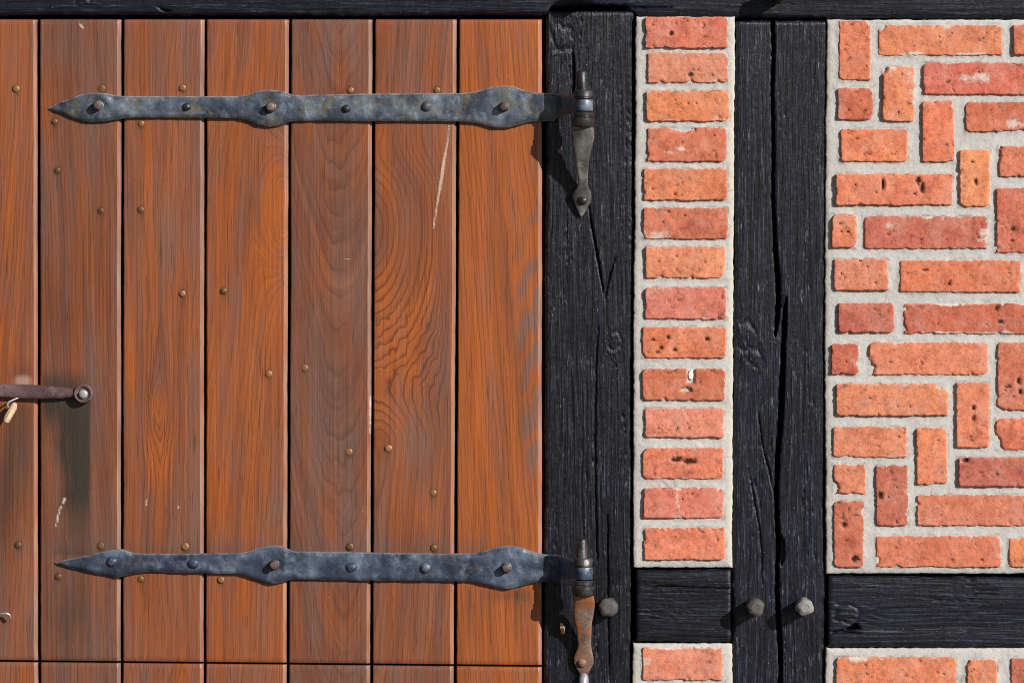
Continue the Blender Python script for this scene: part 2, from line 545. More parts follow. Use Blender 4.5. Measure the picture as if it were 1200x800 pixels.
def sweep(name, secs, mat, parent, nseg=16, power=4.0, wob=0.0):
    """sections (px,py,d, half width, half thickness) joined; superellipse cross-sections normal to the path in the (py,d) plane"""
    secs = np.array(secs, float)
    a = np.linspace(0, 2 * np.pi, nseg, endpoint=False)
    ca, sa = np.cos(a), np.sin(a)
    ux = np.sign(ca) * np.abs(ca) ** (2 / power)
    uy = np.sign(sa) * np.abs(sa) ** (2 / power)
    tang = np.gradient(secs[:, 1:3], axis=0)
    tang /= np.linalg.norm(tang, axis=1, keepdims=True) + 1e-9
    rows = []
    for k, s in enumerate(secs):
        ty, td = tang[k]
        ny_, nd_ = -td, ty
        w = 1 + wob * vn(ux * 2 + 3.3, uy * 2 + s[1] * 0.15, 5)
        rows.append(np.stack([s[0] + s[3] * ux * w, s[1] + s[4] * uy * ny_ * w, s[2] + s[4] * uy * nd_ * w], -1))
    cap0 = np.repeat(secs[:1, :3], nseg, 0)
    cap1 = np.repeat(secs[-1:, :3], nseg, 0)
    P = np.concatenate([cap0] + rows + [cap1])
    n = len(rows) + 2
    idx = np.arange(n * nseg).reshape(n, nseg)
    nxt = np.roll(idx, -1, axis=1)
    q = np.stack([idx[:-1], nxt[:-1], nxt[1:], idx[1:]], -1).reshape(-1, 4)
    W = np.stack([(P[:, 0] - 600) * S, -P[:, 2] * S, (800 - P[:, 1]) * S + Z0], -1)
    me, org = build(name, W, q, np.ones(len(q), bool))
    me.set_sharp_from_angle(angle=math.radians(38))
    return link(name, me, mat, parent, org)


def tube(name, pts, radii, mat, parent, nseg=12, wob=0.0):
    """round bar through points (px,py,d)"""
    pts = np.array(pts, float)
    a = np.linspace(0, 2 * np.pi, nseg, endpoint=False)
    tg = np.gradient(pts, axis=0)
    tg /= np.linalg.norm(tg, axis=1, keepdims=True)
    rows = []
    up = np.array([0.31, 0.22, 0.93])
    for p, t, r in zip(pts, tg, radii):
        e1 = np.cross(t, up)
        e1 /= np.linalg.norm(e1)
        e2 = np.cross(t, e1)
        rr = r * (1 + wob * vn(np.cos(a) * 1.7 + 5.2, np.sin(a) * 1.7 + p[1] * .3, 3))
        rows.append(p + np.outer(np.cos(a) * rr, e1) + np.outer(np.sin(a) * rr, e2))
    P = np.concatenate([np.repeat(pts[:1], nseg, 0)] + rows + [np.repeat(pts[-1:], nseg, 0)])
    n = len(rows) + 2
    idx = np.arange(n * nseg).reshape(n, nseg)
    nxt = np.roll(idx, -1, axis=1)
    q = np.stack([idx[:-1], nxt[:-1], nxt[1:], idx[1:]], -1).reshape(-1, 4)
    W = np.stack([(P[:, 0] - 600) * S, -P[:, 2] * S, (800 - P[:, 1]) * S + Z0], -1)
    me, org = build(name, W, q, np.ones(len(q), bool))
    me.set_sharp_from_angle(angle=math.radians(40))
    return link(name, me, mat, parent, org)


def dup(o, loc_px, parent):
    c = o.copy()
    C.objects.link(c)
    w = V(*loc_px)
    c.parent = parent
    c.location = w - Vector(parent['_w'])
    c['_w'] = list(w)
    return c


# ------------------------------------------------------------------ ground
def make_ground():
    n = 41
    gx = np.linspace(-1, 1, n)
    gx = np.sign(gx) * np.abs(gx) ** 2.2 * 150
    X, Y = np.meshgrid(gx, gx)
    Zg = 0.01 * fbm(X / 2.0, Y / 2.0, 4) * np.clip(np.hypot(X, Y) / 3, 0, 1) - 0.012
    W = np.stack([X, Y, Zg], -1).reshape(-1, 3)
    idx = np.arange(n * n).reshape(n, n)
    q = np.stack([idx[:-1, :-1], idx[:-1, 1:], idx[1:, 1:], idx[1:, :-1]], -1).reshape(-1, 4)
    me, org = build('ground', W, q, np.ones(len(q), bool))
    o = link('ground', me, M_ground, None, org)
    o['kind'] = 'structure'
    o['label'] = 'worn grey paving in front of the half timbered wall'


make_ground()

# ------------------------------------------------------------------ timber frame
frame = thing('timber_frame', V(900, 1165), 'black painted oak timber frame of posts, beams and rails with round pegs', 'timber frame')


def lin(pairs, t):
    ys = [p[0] for p in pairs]
    xs = [p[1] for p in pairs]
    return np.interp(t, ys, xs)


def timber(name, ends, left, right, vertical, seed, cracks=(), knots=(), rough=1.0, step=(1.1, 2.2), tint=1.0):
    """ends: start/stop along the grain; left/right: edge polylines [(along, across)]; cracks: [(polyline[(along,across,width)], depth)]"""
    a0, a1 = ends
    na = int((a1 - a0) / step[1]) + 2
    w0 = np.interp(a0, [p[0] for p in left], [p[1] for p in left])
    w1 = np.interp(a0, [p[0] for p in right], [p[1] for p in right])
    nc = int((w1 - w0) / step[0]) + 2
    al = np.linspace(a0, a1, na)
    u = np.linspace(0, 1, nc)
    L = lin(left, al) + 0.8 * fbm(al / 14, seed * 1.7, seed) + 1.2 * vn(al / 90, 3.3, seed + 5)
    R = lin(right, al) + 0.8 * fbm(al / 14, seed * 2.9, seed + 1) + 1.2 * vn(al / 90, 8.3, seed + 6)
    AC = L[:, None] + (R - L)[:, None] * u[None, :]
    AL = np.repeat(al[:, None], nc, 1)
    wav = 5 * vn(AL / 130, AC / 60, seed + 9)           # grain wanders
    for (ka, kc, kr) in knots:
        dk = np.hypot((AL - ka) / 1.8, AC - kc)
        wav = wav + np.sign(AC - kc) * kr * 0.9 * np.exp(-(dk / (kr * 1.5)) ** 2)
    g = AC + wav
    D = 1.3 * vn(AC / 45, AL / 170, seed + 2)
    D += rough * (0.42 * vn(g / 3.4, AL / 190, seed + 3) + 0.24 * vn(g / 1.8, AL / 60, seed + 4))
    D += rough * 0.10 * vn(AC / 9, AL / 2.6, seed + 7)
    # fine checks along the grain
    ck = vn(g / 6.0, AL / 190, seed + 11)
    D -= rough * 1.9 * sstep(0.06, 0.0, np.abs(ck)) * sstep(0.22, 0.55, vn(AC / 30, AL / 120, seed + 12))
    e = np.minimum((AC - L[:, None]), (R[:, None] - AC))
    D -= 2.8 * (1 - sstep(0, 3.2, e)) + 0.8 * (1 - sstep(0, 9, e))
    e2 = np.minimum(AL - a0, a1 - AL)
    D -= 1.8 * (1 - sstep(0, 3.0, e2))
    for (ka, kc, kr) in knots:
        dk = np.hypot((AL - ka) / 1.25, AC - kc) * (1 + 0.35 * vn(AL / 11, AC / 9, seed + 33)) + 1.2 * vn(AL / 5, AC / 4, seed + 34)
        D += 0.9 * np.exp(-(dk / kr) ** 2) - 1.2 * sstep(0.5, 0.0, np.abs(dk / kr * 2.2 - 2.0)) + 0.15 * np.sin(dk * 1.6) * (dk < kr * 1.6)
    for pts, depth in cracks:
        pa = [p[0] for p in pts]
        c = np.interp(AL, pa, [p[1] for p in pts]) + 0.45 * vn(AL / 7, 1.5, seed + 21)
        w = np.interp(AL, pa, [p[2] for p in pts]) * (1 + 0.16 * vn(AL / 18, 6.5, seed + 22))
        w = np.where((AL < pa[0]) | (AL > pa[-1]), 0, np.maximum(w, 0))
        dd = np.abs(AC - c)
        D -= depth * (1 - sstep(w * 0.5 - 0.3, w * 0.5 + 0.7, dd)) * (w > 0.05)
        D -= 1.2 * (1 - sstep(0, w * 1.4 + 1, dd)) * (w > 0.05)
    if vertical:
        PX, PY = AC, AL
    else:
        PX, PY = AL.T, AC.T
        D = D.T
    o = sheet(name, PX, PY, D, 70, M_post if vertical else M_beam, frame)
    o.color = (tint, tint, tint * 1.02, 1)
    return o


# uprights
timber('timber_post', (13, 1085), [(0, 640), (1100, 637)], [(0, 742), (700, 739.5), (1100, 738)], True, 3,
       cracks=[([(240, 690, 0), (262, 693, 1.1), (300, 700, 1.5), (335, 706, .8), (345, 707, 0)], 6),
               ([(300, 722, 0), (318, 716, 1.0), (340, 711, .7), (350, 709, 0)], 4),
               ([(60, 671, 0), (75, 672, 1.2), (104, 672, 1.6), (120, 671, 0)], 8),
               ([(380, 701, 0), (420, 699, .7), (520, 697, .9), (640, 699, .6), (660, 700, 0)], 3),
               ([(600, 712, 0), (640, 712, .9), (720, 713, .8), (790, 714, 0.5), (800, 714, 0)], 4)],
       knots=[(45, 659, 13), (400, 720, 8)], rough=1.35, tint=0.95)
crack_a = [(20, 905.5, 3.0), (60, 906.5, 2.6), (110, 905, 2.2), (160, 906.5, 2.4), (230, 906, 2.4), (300, 909, 3.4),
           (330, 911.5, 4.2), (360, 912, 4.4), (380, 910, 3), (394, 908.5, 0)]
crack_b = [(348, 921.5, 0), (360, 920.5, 2.2), (380, 919, 4), (410, 918, 4.6), (440, 917, 5), (480, 915.5, 5), (535, 911.5, 4.2),
           (580, 910, 3.6), (615, 911, 3.4), (640, 913, 4.6), (662, 911, 3.0), (700, 911, 3.4), (750, 914, 4.6),
           (775, 915, 4.4), (850, 914, 3), (1085, 912, 2)]
timber('timber_post', (24.5, 1085), [(0, 862), (430, 860), (700, 858), (1100, 857)],
       [(0, 970), (430, 967), (700, 966), (1100, 965)], True, 8,
       cracks=[(crack_a, 45), (crack_b, 45),
               ([(560, 880, 0), (585, 884, .7), (620, 890, .8), (650, 893, 0.6), (690, 893, 0)], 2),
               ([(480, 888, 0), (520, 893, .7), (560, 903, .7), (575, 906, 0)], 2),
               ([(628, 916, 0), (634, 917, 4.5), (655, 917, 5), (662, 916, 0)], 6)],
       knots=[(418, 884, 9), (393, 872, 14)], rough=0.9, tint=1.25)
timber('timber_post', (24.5, 1085), [(0, 1292), (1100, 1290)], [(0, 1396), (1100, 1396)], True, 15, step=(3, 6))
timber('timber_post', (24.5, 1150), [(0, -356), (1200, -356)], [(0, -254), (1200, -253)], True, 16, step=(3, 6))
# head beam
timber('timber_beam', (-360, 1400), [(-400, -124), (1500, -124)],
       [(-400, 17.5), (560, 18), (640, 18), (646, 10), (690, 6.5), (732, 8.5), (744, 17), (760, 19.5), (1000, 22), (1500, 22.5)], False, 21,
       cracks=[([(700, 10.5, 0), (712, 8, 1.2), (760, 9.5, 1.2), (790, 9, 0)], 4), ([(185, 8, 0), (192, 13, 2), (200, 13, 0)], 5)],
       knots=[(98, 0, 8)], rough=0.8, step=(1.3, 2.6), tint=1.05)
# rails
timber('timber_rail', (745.5, 857), [(700, 667), (900, 667)], [(700, 751.5), (900, 752)], False, 27,
       cracks=[([(760, 688, 0), (780, 687, 1), (850, 689, 1), (856, 689, 0)], 3)], rough=0.55, tint=0.85)
timber('timber_rail', (970.5, 1290), [(960, 673.5), (1200, 676), (1300, 676)], [(960, 757), (1200, 759.5), (1300, 760)], False, 31,
       cracks=[([(975, 740, 0), (990, 738.5, 1.5), (1000, 735, 5.0), (1003, 733, 6), (1008, 736, 0)], 12),
               ([(974, 741, .8), (995, 741, 1.2), (1010, 742, 0)], 3)],
       knots=[(992, 718, 12)], rough=0.75, tint=1.15)
# sill under the lower panels
timber('timber_sill', (640, 1400), [(600, 1087), (1500, 1087)], [(600, 1163), (1500, 1163)], False, 35, step=(3, 6))


def peg(px, py, r, h, mat, seed, lab=None):
    prof = [(-14, r * 1.02), (0, r * 1.02), (h * 0.5, r), (h - 2.2, r * 0.97), (h - 1.6, r * 0.9), (h - 0.2, r * 0.74), (h + 0.9, r * 0.5), (h + 0.2, r * 0.27), (h + 0.8, 0.01)]
    o = lathe('wooden_peg', prof, (px, py, 0), 'out', mat, frame, 26, 0.17, seed)
    if lab:
        o['label'] = lab
    return o


peg(712.5, 710.5, 11.0, 26, M_pegdark, 2)
peg(884.0, 709.5, 10.0, 32, M_pegdark, 5)
peg(941.5, 709.5, 9.6, 34, M_pegend, 9, 'round peg with a pale frayed end')
peg(689, -7, 10.5, 34, M_pegdark, 13)
peg(913, -8, 10.5, 38, M_pegdark, 17)

# unseen slab added behind the facade to keep sky light out of the gaps
bx = np.array([-352, 1392])
by = np.array([-118, 1160])
X, Y = np.meshgrid(bx.astype(float), by.astype(float))
sheet('backing_slab', X, Y, np.full((2, 2), -62.0), 160, M_back, frame, close=True)

# the small ochre splinter in the shade beside the lower pintle
t = tube('splinter', [(658.5, 742, -2), (660, 739, 8), (659.5, 734, 12), (657.5, 729, 10)], [1.2, 2.6, 3.0, 1.2], M_palewood, frame, 8, 0.5)
t['label'] = 'small ochre splinter in the shade of the lower hinge pintle'

# ------------------------------------------------------------------ brick panels
TINT = {'o': (0.67, 0.207, 0.110), 'r': (0.58, 0.162, 0.096), 'd': (0.49, 0.148, 0.100),
        'p': (0.66, 0.238, 0.148), 'l': (0.71, 0.245, 0.128), 'q': (0.62, 0.200, 0.127)}


def brick(parent, x0, y0, x1, y1, kind, seed, pits=(), slot=None, chips=(), white=()):
    w, h = x1 - x0, y1 - y0

    def axis(n):
        k = max(3, int((n - 14) / 1.8))
        return np.concatenate([[0, .5, 1.2, 2.4, 4.4], np.linspace(7, n - 7, k), [n - 4.4, n - 2.4, n - 1.2, n - .5, n]])
    ax, ay = axis(w), axis(h)
    X, Y = np.meshgrid(ax, ay)
    e = np.minimum(np.minimum(X, w - X), np.minimum(Y, h - Y))
    r_ = np.random.default_rng(seed)
    # rounded corners, each its own radius
    for cx, cy, sx, sy in ((0, 0, 1, 1), (w, 0, -1, 1), (0, h, 1, -1), (w, h, -1, -1)):
        rc = r_.uniform(1.2, 4.5) if r_.random() < .8 else r_.uniform(5, 9)
        u = 1 - np.abs(X - cx) / rc
        v = 1 - np.abs(Y - cy) / rc
        inc = (u > 0) & (v > 0)
        k = np.where(inc, np.maximum(u, v) / np.maximum(np.hypot(u, v), 1e-6), 1)
        X = np.where(inc, cx + sx * rc * (1 - u * k), X)
        Y = np.where(inc, cy + sy * rc * (1 - v * k), Y)
    fall = lambda t: np.clip(1 - t / 9, 0, 1)
    GX, GY = X + x0, Y + y0
    wob = lambda t, s: 0.75 * fbm(t / 5, s * 3.1, seed + s, 4) + 0.7 * vn(t / 38, s * 5.7, seed + 40 + s) - 2.6 * (1 if s in (1, 3) else -1) * np.minimum(0, 0.42 - vn(t / 9, s * 8.3, seed + 70 + s))
    PX = GX + fall(X) * wob(GY, 1) + fall(w - X) * wob(GY, 2)
    PY = GY + fall(Y) * wob(GX, 3) + fall(h - Y) * wob(GX, 4)
    face = 6.3 + r_.uniform(-1.3, 1.3)
    tx, ty = r_.uniform(-0.9, 0.9), r_.uniform(-0.5, 0.5)
    D = face + tx * (X / w - .5) * 2 + ty * (Y / h - .5) * 2
    D = D + 0.55 * fbm(GX / 16, GY / 16, seed + 3, 3) + 0.26 * fbm(GX / 4.2, GY / 4.2, seed + 6, 2)
    soft = r_.uniform(0.6, 1.1)
    D -= np.interp(e, [0, .5, 1.2, 2.4, 4.4], [2.4, .45, .10, .02, 0]) * soft
    chip = sstep(0.3, 0.6, vn(GX / 11, GY / 11, seed + 8) + 0.35 * vn(GX / 4, GY / 4, seed + 9) - e / 8)
    D -= 3.2 * chip
    # small crevices
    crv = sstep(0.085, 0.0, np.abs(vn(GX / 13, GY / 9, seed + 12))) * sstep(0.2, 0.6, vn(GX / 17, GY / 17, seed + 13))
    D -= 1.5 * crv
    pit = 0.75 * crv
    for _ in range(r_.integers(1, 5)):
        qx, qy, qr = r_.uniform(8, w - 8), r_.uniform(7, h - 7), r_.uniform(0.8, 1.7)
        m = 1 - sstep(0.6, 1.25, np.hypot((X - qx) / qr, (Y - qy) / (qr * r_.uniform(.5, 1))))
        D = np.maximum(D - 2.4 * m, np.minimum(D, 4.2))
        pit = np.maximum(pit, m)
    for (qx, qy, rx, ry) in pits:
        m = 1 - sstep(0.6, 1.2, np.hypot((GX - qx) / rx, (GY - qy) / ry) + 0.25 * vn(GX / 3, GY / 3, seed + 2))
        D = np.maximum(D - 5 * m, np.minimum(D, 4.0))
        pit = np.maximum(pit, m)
    for (qx, qy, rx, ry) in chips:
        D -= 5.5 * (1 - sstep(0.6, 1.15, np.hypot((GX - qx) / rx, (GY - qy) / ry) + 0.3 * vn(GX / 4, GY / 4, seed + 4)))
    if slot:
        sx, sy, sw, sh = slot
        m = (1 - sstep(sw, sw + 1.5, np.abs(GX - sx))) * (1 - sstep(sh, sh + 2, np.abs(GY - sy)))
        D -= 7 * m
    lime = 0 * X
    for (qx, qy, rx, ry) in white:
        lime = np.maximum(lime, np.exp(-(((GX - qx) / rx) ** 2 + ((GY - qy) / ry) ** 2)))
    at = {'edge': 1 - sstep(0, 5, e), 'pit': np.clip(pit * 1.15, 0, 1), 'lime': lime}
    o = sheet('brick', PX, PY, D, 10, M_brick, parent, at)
    c = TINT[kind]
    j = r_.uniform(0.92, 1.08)
    o.color = (c[0] * j, c[1] * j * r_.uniform(.93, 1.08), c[2] * j * r_.uniform(.9, 1.1), 1)
    return o


def panel(label, left, right, y0, y1, bricks, seed, step=2.4):
    yb = y1 if isinstance(y1, (int, float)) else y1[1]
    root = thing('brick_panel', V((left[0][1] + right[0][1]) / 2, yb), label, 'brick panel', 'brick panels between the black timbers')
    ny = int((yb - y0) / step) + 2
    nx = int((right[0][1] - left[0][1]) / step) + 2
    yy = np.linspace(y0, yb, ny)
    yy[1] = y0 + 1.2
    yy[-2] = yb - 1.2
    L = lin(left, yy) + 0.7 * fbm(yy / 9, 2.2, seed) - 2.0 * np.maximum(0, vn(yy / 19, 5.2, seed + 30) - .45) + 1.0 * vn(yy / 60, 1.2, seed + 1)
    R = lin(right, yy) + 0.7 * fbm(yy / 9, 7.2, seed + 2) + 2.0 * np.maximum(0, vn(yy / 19, 9.2, seed + 31) - .45) + 0.8 * vn(yy / 60, 4.2, seed + 3)
    u = np.linspace(0, 1, nx)
    u[1] = 1.2 / (R[0] - L[0])
    u[-2] = 1 - u[1]
    X = L[:, None] + (R - L)[:, None] * u[None]
    Y = np.repeat(yy[:, None], nx, 1)
    ex = np.minimum(X - L[:, None], R[:, None] - X)
    ey = np.minimum(Y - y0, yb - Y)
    wy = 1 - np.clip(ey / 6, 0, 1)
    Y = Y + wy * (0.7 * fbm(X / 9, Y / 50, seed + 4))
    e = np.minimum(ex, ey)
    D = 2.6 + 0.55 * fbm(X / 22, Y / 22, seed + 5, 3) + 0.22 * fbm(X / 5, Y / 5, seed + 6, 2)
    D -= np.interp(e, [0, 1.2, 3, 6], [1.6, .7, .2, 0])
    joint = np.zeros_like(X)
    # joints struck a little hollow between the bricks, pushed up against their arrises
    for b in bricks:
        x0, y0_, x1, y1_ = b[:4]
        dx = np.maximum(np.maximum(x0 - X, X - x1), 0)
        dy = np.maximum(np.maximum(y0_ - Y, Y - y1_), 0)
        d = np.hypot(dx, dy)
        D += 0.9 * np.exp(-(d / 2.2) ** 2) * (0.5 + vn(X / 18, Y / 18, seed + 7)) * (d < 8)
        joint = np.maximum(joint, np.exp(-(d / 1.9) ** 2) * (d > 0))
    D += 0.5 * vn(X / 26, Y / 7, seed + 8) * vn(X / 9, Y / 30, seed + 9)
    rim = (1 - sstep(1, 9, ex)) * 0.8
    sheet('mortar', X, Y, D, 55, M_mortar, root, {'rim': rim, 'joint': joint})
    for k, b in enumerate(bricks):
        kw = b[5] if len(b) > 5 else {}
        brick(root, *b[:5], seed * 100 + k * 7, **kw)
    return root


narrow = [
    (755.5, 20.5, 852.5, 57, 'o', {'pits': [(786, 40, 3, 3)]}), (758.5, 62, 853, 97.5, 'p', {'pits': [(809, 88, 3.2, 3)]}),
    (756.5, 106.5, 854.5, 142.5, 'o'), (758.5, 150, 851.5, 189.5, 'r', {'chips': [(800, 152, 14, 3.5)], 'white': [(784, 179, 9, 3), (797, 175, 9, 3)]}),
    (753.5, 198, 852.5, 235, 'o'), (753.5, 243.5, 852.5, 280, 'r', {'white': [(768, 274, 16, 7)]}), (756, 289, 850, 326, 'l'),
    (755.5, 336.5, 851, 374, 'q'), (752.5, 383, 850.5, 419.5, 'o', {'pits': [(765, 398, 3, 2), (775, 407, 3, 2), (783, 395, 2.5, 2), (790, 410, 3, 2), (770, 412, 3, 1.6), (828, 397, 3, 2)]}),
    (752.5, 432, 849.5, 469, 'r', {'slot': (809.5, 440, 3.6, 7), 'chips': [(804, 457, 7, 3)]}), (755.5, 478, 848, 512.5, 'p'),
    (752.5, 524.5, 847.5, 560.5, 'o', {'pits': [(793, 538, 7, 3), (808, 540, 9, 3.5)]}), (753.5, 571, 848, 606.5, 'q', {'white': [(795, 590, 6, 14)]}),
    (754.5, 618, 849.5, 655.5, 'o')]
p1 = panel('tall narrow brick panel one brick wide between the door post and the split post',
           [(0, 745.5), (430, 742.5), (700, 742.5)], [(0, 861), (430, 858.6), (700, 857.5)], 20, 664.5, narrow, 4)
plug = lathe('wall_plug', [(-6, 3.0), (2.2, 3.1), (3.0, 2.7), (3.2, .01)], (809.5, 439, 2), 'out', M_white, p1, 8)
plug.scale = (1, 1, 2.0)
plug['label'] = 'white plastic plug in a slot in the brick'

wide = [
    (983, 24.8, 1020, 94.5, 'o'), (1029, 30, 1173.5, 65.5, 'l', {'white': [(1072, 63, 16, 4), (1108, 33, 10, 4), (1135, 64, 18, 2.5)], 'chips': [(1030, 32, 7, 3)]}), (1186.5, 29.5, 1288, 65, 'o'),
    (981, 103.5, 1023, 140.5, 'r'), (1033.5, 78.5, 1071.5, 142.5, 'l', {'chips': [(1034, 80, 5, 7)], 'white': [(1067, 100, 8, 24), (1048, 84, 9, 7)]}), (1081.5, 74, 1227, 111.5, 'r', {'white': [(1140, 92, 24, 8)]}),
    (984.5, 151.5, 1063, 190, 'o'), (1080, 118.5, 1117.5, 190, 'o'), (1131, 120, 1277, 155, 'r', {'chips': [(1200, 156, 30, 4)], 'white': [(1185, 145, 22, 7)]}),
    (978.5, 204, 1116, 240.5, 'o', {'pits': [(1034, 216, 1.6, 9), (1075, 212, 3, 4), (1080, 221, 3, 6)]}), (1124, 175.5, 1159.5, 242.5, 'l', {'pits': [(1143, 213, 2, 5)]}),
    (1170, 171.5, 1262, 207.5, 'o'), (1167, 220.5, 1206, 296, 'r', {'pits': [(1187, 268, 3.2, 3.6), (1185.5, 282, 3, 2)]}),
    (974.5, 251, 1003.5, 290.5, 'o'), (1012.5, 253.5, 1156.5, 291.5, 'd', {'white': [(1087, 254, 5, 3), (1040, 263, 8, 6), (1150, 275, 6, 12)]}),
    (977, 303.5, 1040, 340.5, 'p'), (1054.5, 305, 1195.5, 342.5, 'o', {'pits': [(1084, 316, 4, 2), (1112, 332, 2, 3)]}),
    (981.5, 355, 1047.5, 389.5, 'd'), (1059, 355.5, 1205, 391, 'r', {'pits': [(1172, 376.5, 4, 2.6), (1168, 361, 3, 4)], 'white': [(1118, 356, 24, 3), (1130, 390, 50, 2.5)]}),
    (973.5, 402.5, 1005, 438.5, 'r', {'chips': [(1006, 425, 5, 6)]}), (1018.5, 401, 1157.5, 439, 'l', {'chips': [(1016, 432, 9, 14)]}),
    (1168.5, 401.5, 1207, 480.5, 'o', {'pits': [(1181, 453, 4, 2), (1193, 446, 2, 5), (1195, 459, 2, 4)]}),
    (979.5, 449.5, 1110, 487, 'l', {'chips': [(1110, 450, 16, 9)]}), (1120, 447.5, 1158.5, 524, 'o', {'pits': [(1140, 478, 2, 3), (1140, 490, 2, 3)]}),
    (1166.5, 489.5, 1270, 527, 'o', {'chips': [(1166, 523, 8, 10)]}), (975.5, 500, 1062.5, 535.5, 'l'),
    (1073.5, 501, 1110, 567.5, 'o'), (1122.5, 535.5, 1265, 570, 'd', {'pits': [(1131, 539, 4, 3)]}),
    (976.5, 543.5, 1014, 578, 'q', {'chips': [(977, 572, 5, 8)]}), (1026, 545, 1063.5, 615, 'd', {'pits': [(1031, 580, 3, 5)]}),
    (1074, 579.5, 1220, 615.5, 'q'), (976.5, 586.5, 1011.5, 664, 'r', {'pits': [(989, 614, 3, 4), (1001, 654, 4, 4)], 'chips': [(1012, 600, 4, 6)]}),
    (1026.5, 627.5, 1172.5, 664, 'o'), (1182, 629.5, 1288, 664, 'o'),
    (1237, 74, 1288, 111, 'o'), (1216, 220, 1288, 256, 'r'), (1216, 264, 1288, 296, 'o'), (1206, 305, 1288, 342, 'o'),
    (1215, 355, 1288, 391, 'o'), (1216, 402, 1288, 438, 'r'), (1216, 447, 1288, 481, 'l'), (1230, 580, 1288, 615, 'o')]
panel('wide brick panel of mixed upright and level bricks above the right rail',
      [(0, 969.5), (300, 966.5), (430, 967), (700, 968.5)], [(0, 1292), (700, 1291)], 23.5, 671.5, wide, 6)
panel('small brick panel under the short rail, left of the split post',
      [(700, 742), (1100, 740)], [(700, 858), (1100, 857)], 753.5, 1086,
      [(752.5, 757.5, 846, 796.5, 'p', {'white': [(757, 773, 7, 9), (790, 758, 40, 2.5)]})] + [(753, 806 + 47 * i, 847, 843 + 47 * i, 'oqroql'[i]) for i in range(6)], 11)
panel('brick panel under the long rail at the lower right corner',
      [(700, 967.5), (1100, 966)], [(700, 1291), (1100, 1290)], 759, 1086,
      [(979, 769, 1120, 806, 'o', {'white': [(1007, 772, 13, 4)]}), (1133, 772, 1168, 842, 'l'), (1184, 770, 1288, 806, 'd')] +
      [(979, 816, 1120, 852, 'o'), (1184, 816, 1288, 852, 'r')] +
      [(979 + 156 * j, 862 + 46 * i, 1120 + 156 * j, 898 + 46 * i, 'orlq'[(i + j) % 4]) for i in range(5) for j in range(2)], 14)

# ------------------------------------------------------------------ plank door
door = thing('plank_door', V(320, 1160), 'brown varnished plank door with two long black strap hinges', 'door')

TOPX = [(-249, -154), (-151, -56), (-53, 43.2), (46.8, 141.8), (145.2, 239.2), (242.6, 338.2), (341.6, 436.4), (439.8, 535.2), (538.6, 635.2)]
BOTX = [(-249, -154), (-151, -56), (-53, 44.2), (47.8, 141), (144.4, 238.4), (241.6, 335.6), (339, 433.6), (437, 531.7), (535, 635)]
# per plank: pith column (relative to the plank centre), pith depth, its wander, taper, ring spacing, orange tone, greyness, tint
PL = [dict(x0=60, d=20, dv=8, tp=.05, sp=5, tone=.5, grey=.2, tint=1.0),
      dict(x0=-40, d=30, dv=8, tp=.04, sp=5, tone=.4, grey=.3, tint=1.0),
      dict(x0=-30, d=26, dv=10, tp=.05, sp=4.6, tone=.66, grey=.08, tint=1.0),
      dict(x0=75, d=25, dv=14, tp=.06, sp=4.2, tone=.30, grey=.28, tint=.92),
      dict(x0=-6, d=34, dv=10, tp=.10, sp=5.2, tone=.40, grey=.22, tint=1.04),
      dict(x0=-58, d=22, dv=16, tp=.075, sp=5.6, tone=.62, grey=.08, tint=1.02),
      dict(x0=14, d=48, dv=8, tp=.13, sp=4.6, tone=.24, grey=.42, tint=.93),
      dict(x0=-50, d=16, dv=10, tp=.05, sp=6.0, tone=.50, grey=.22, tint=.98),
      dict(x0=62, d=22, dv=14, tp=.085, sp=5.4, tone=.80, grey=-.18, tint=1.04)]


# nails, and the dark bruise each one leaves in the boards
nail0 = None
nail_spots = [(19, 104), (119, 104), (64, 143), (67, 200), (118, 247), (165, 246), (214, 103), (214, 344), (262, 341), (315, 438), (357, 431),
              (409, 529), (455, 525), (508, 577), (21, 638), (118, 639), (217, 640), (68, 675), (165, 678), (259, 679), (410, 640.5),
              (508, 641.5), (411, 106), (512, 106), (165.5, 145)]


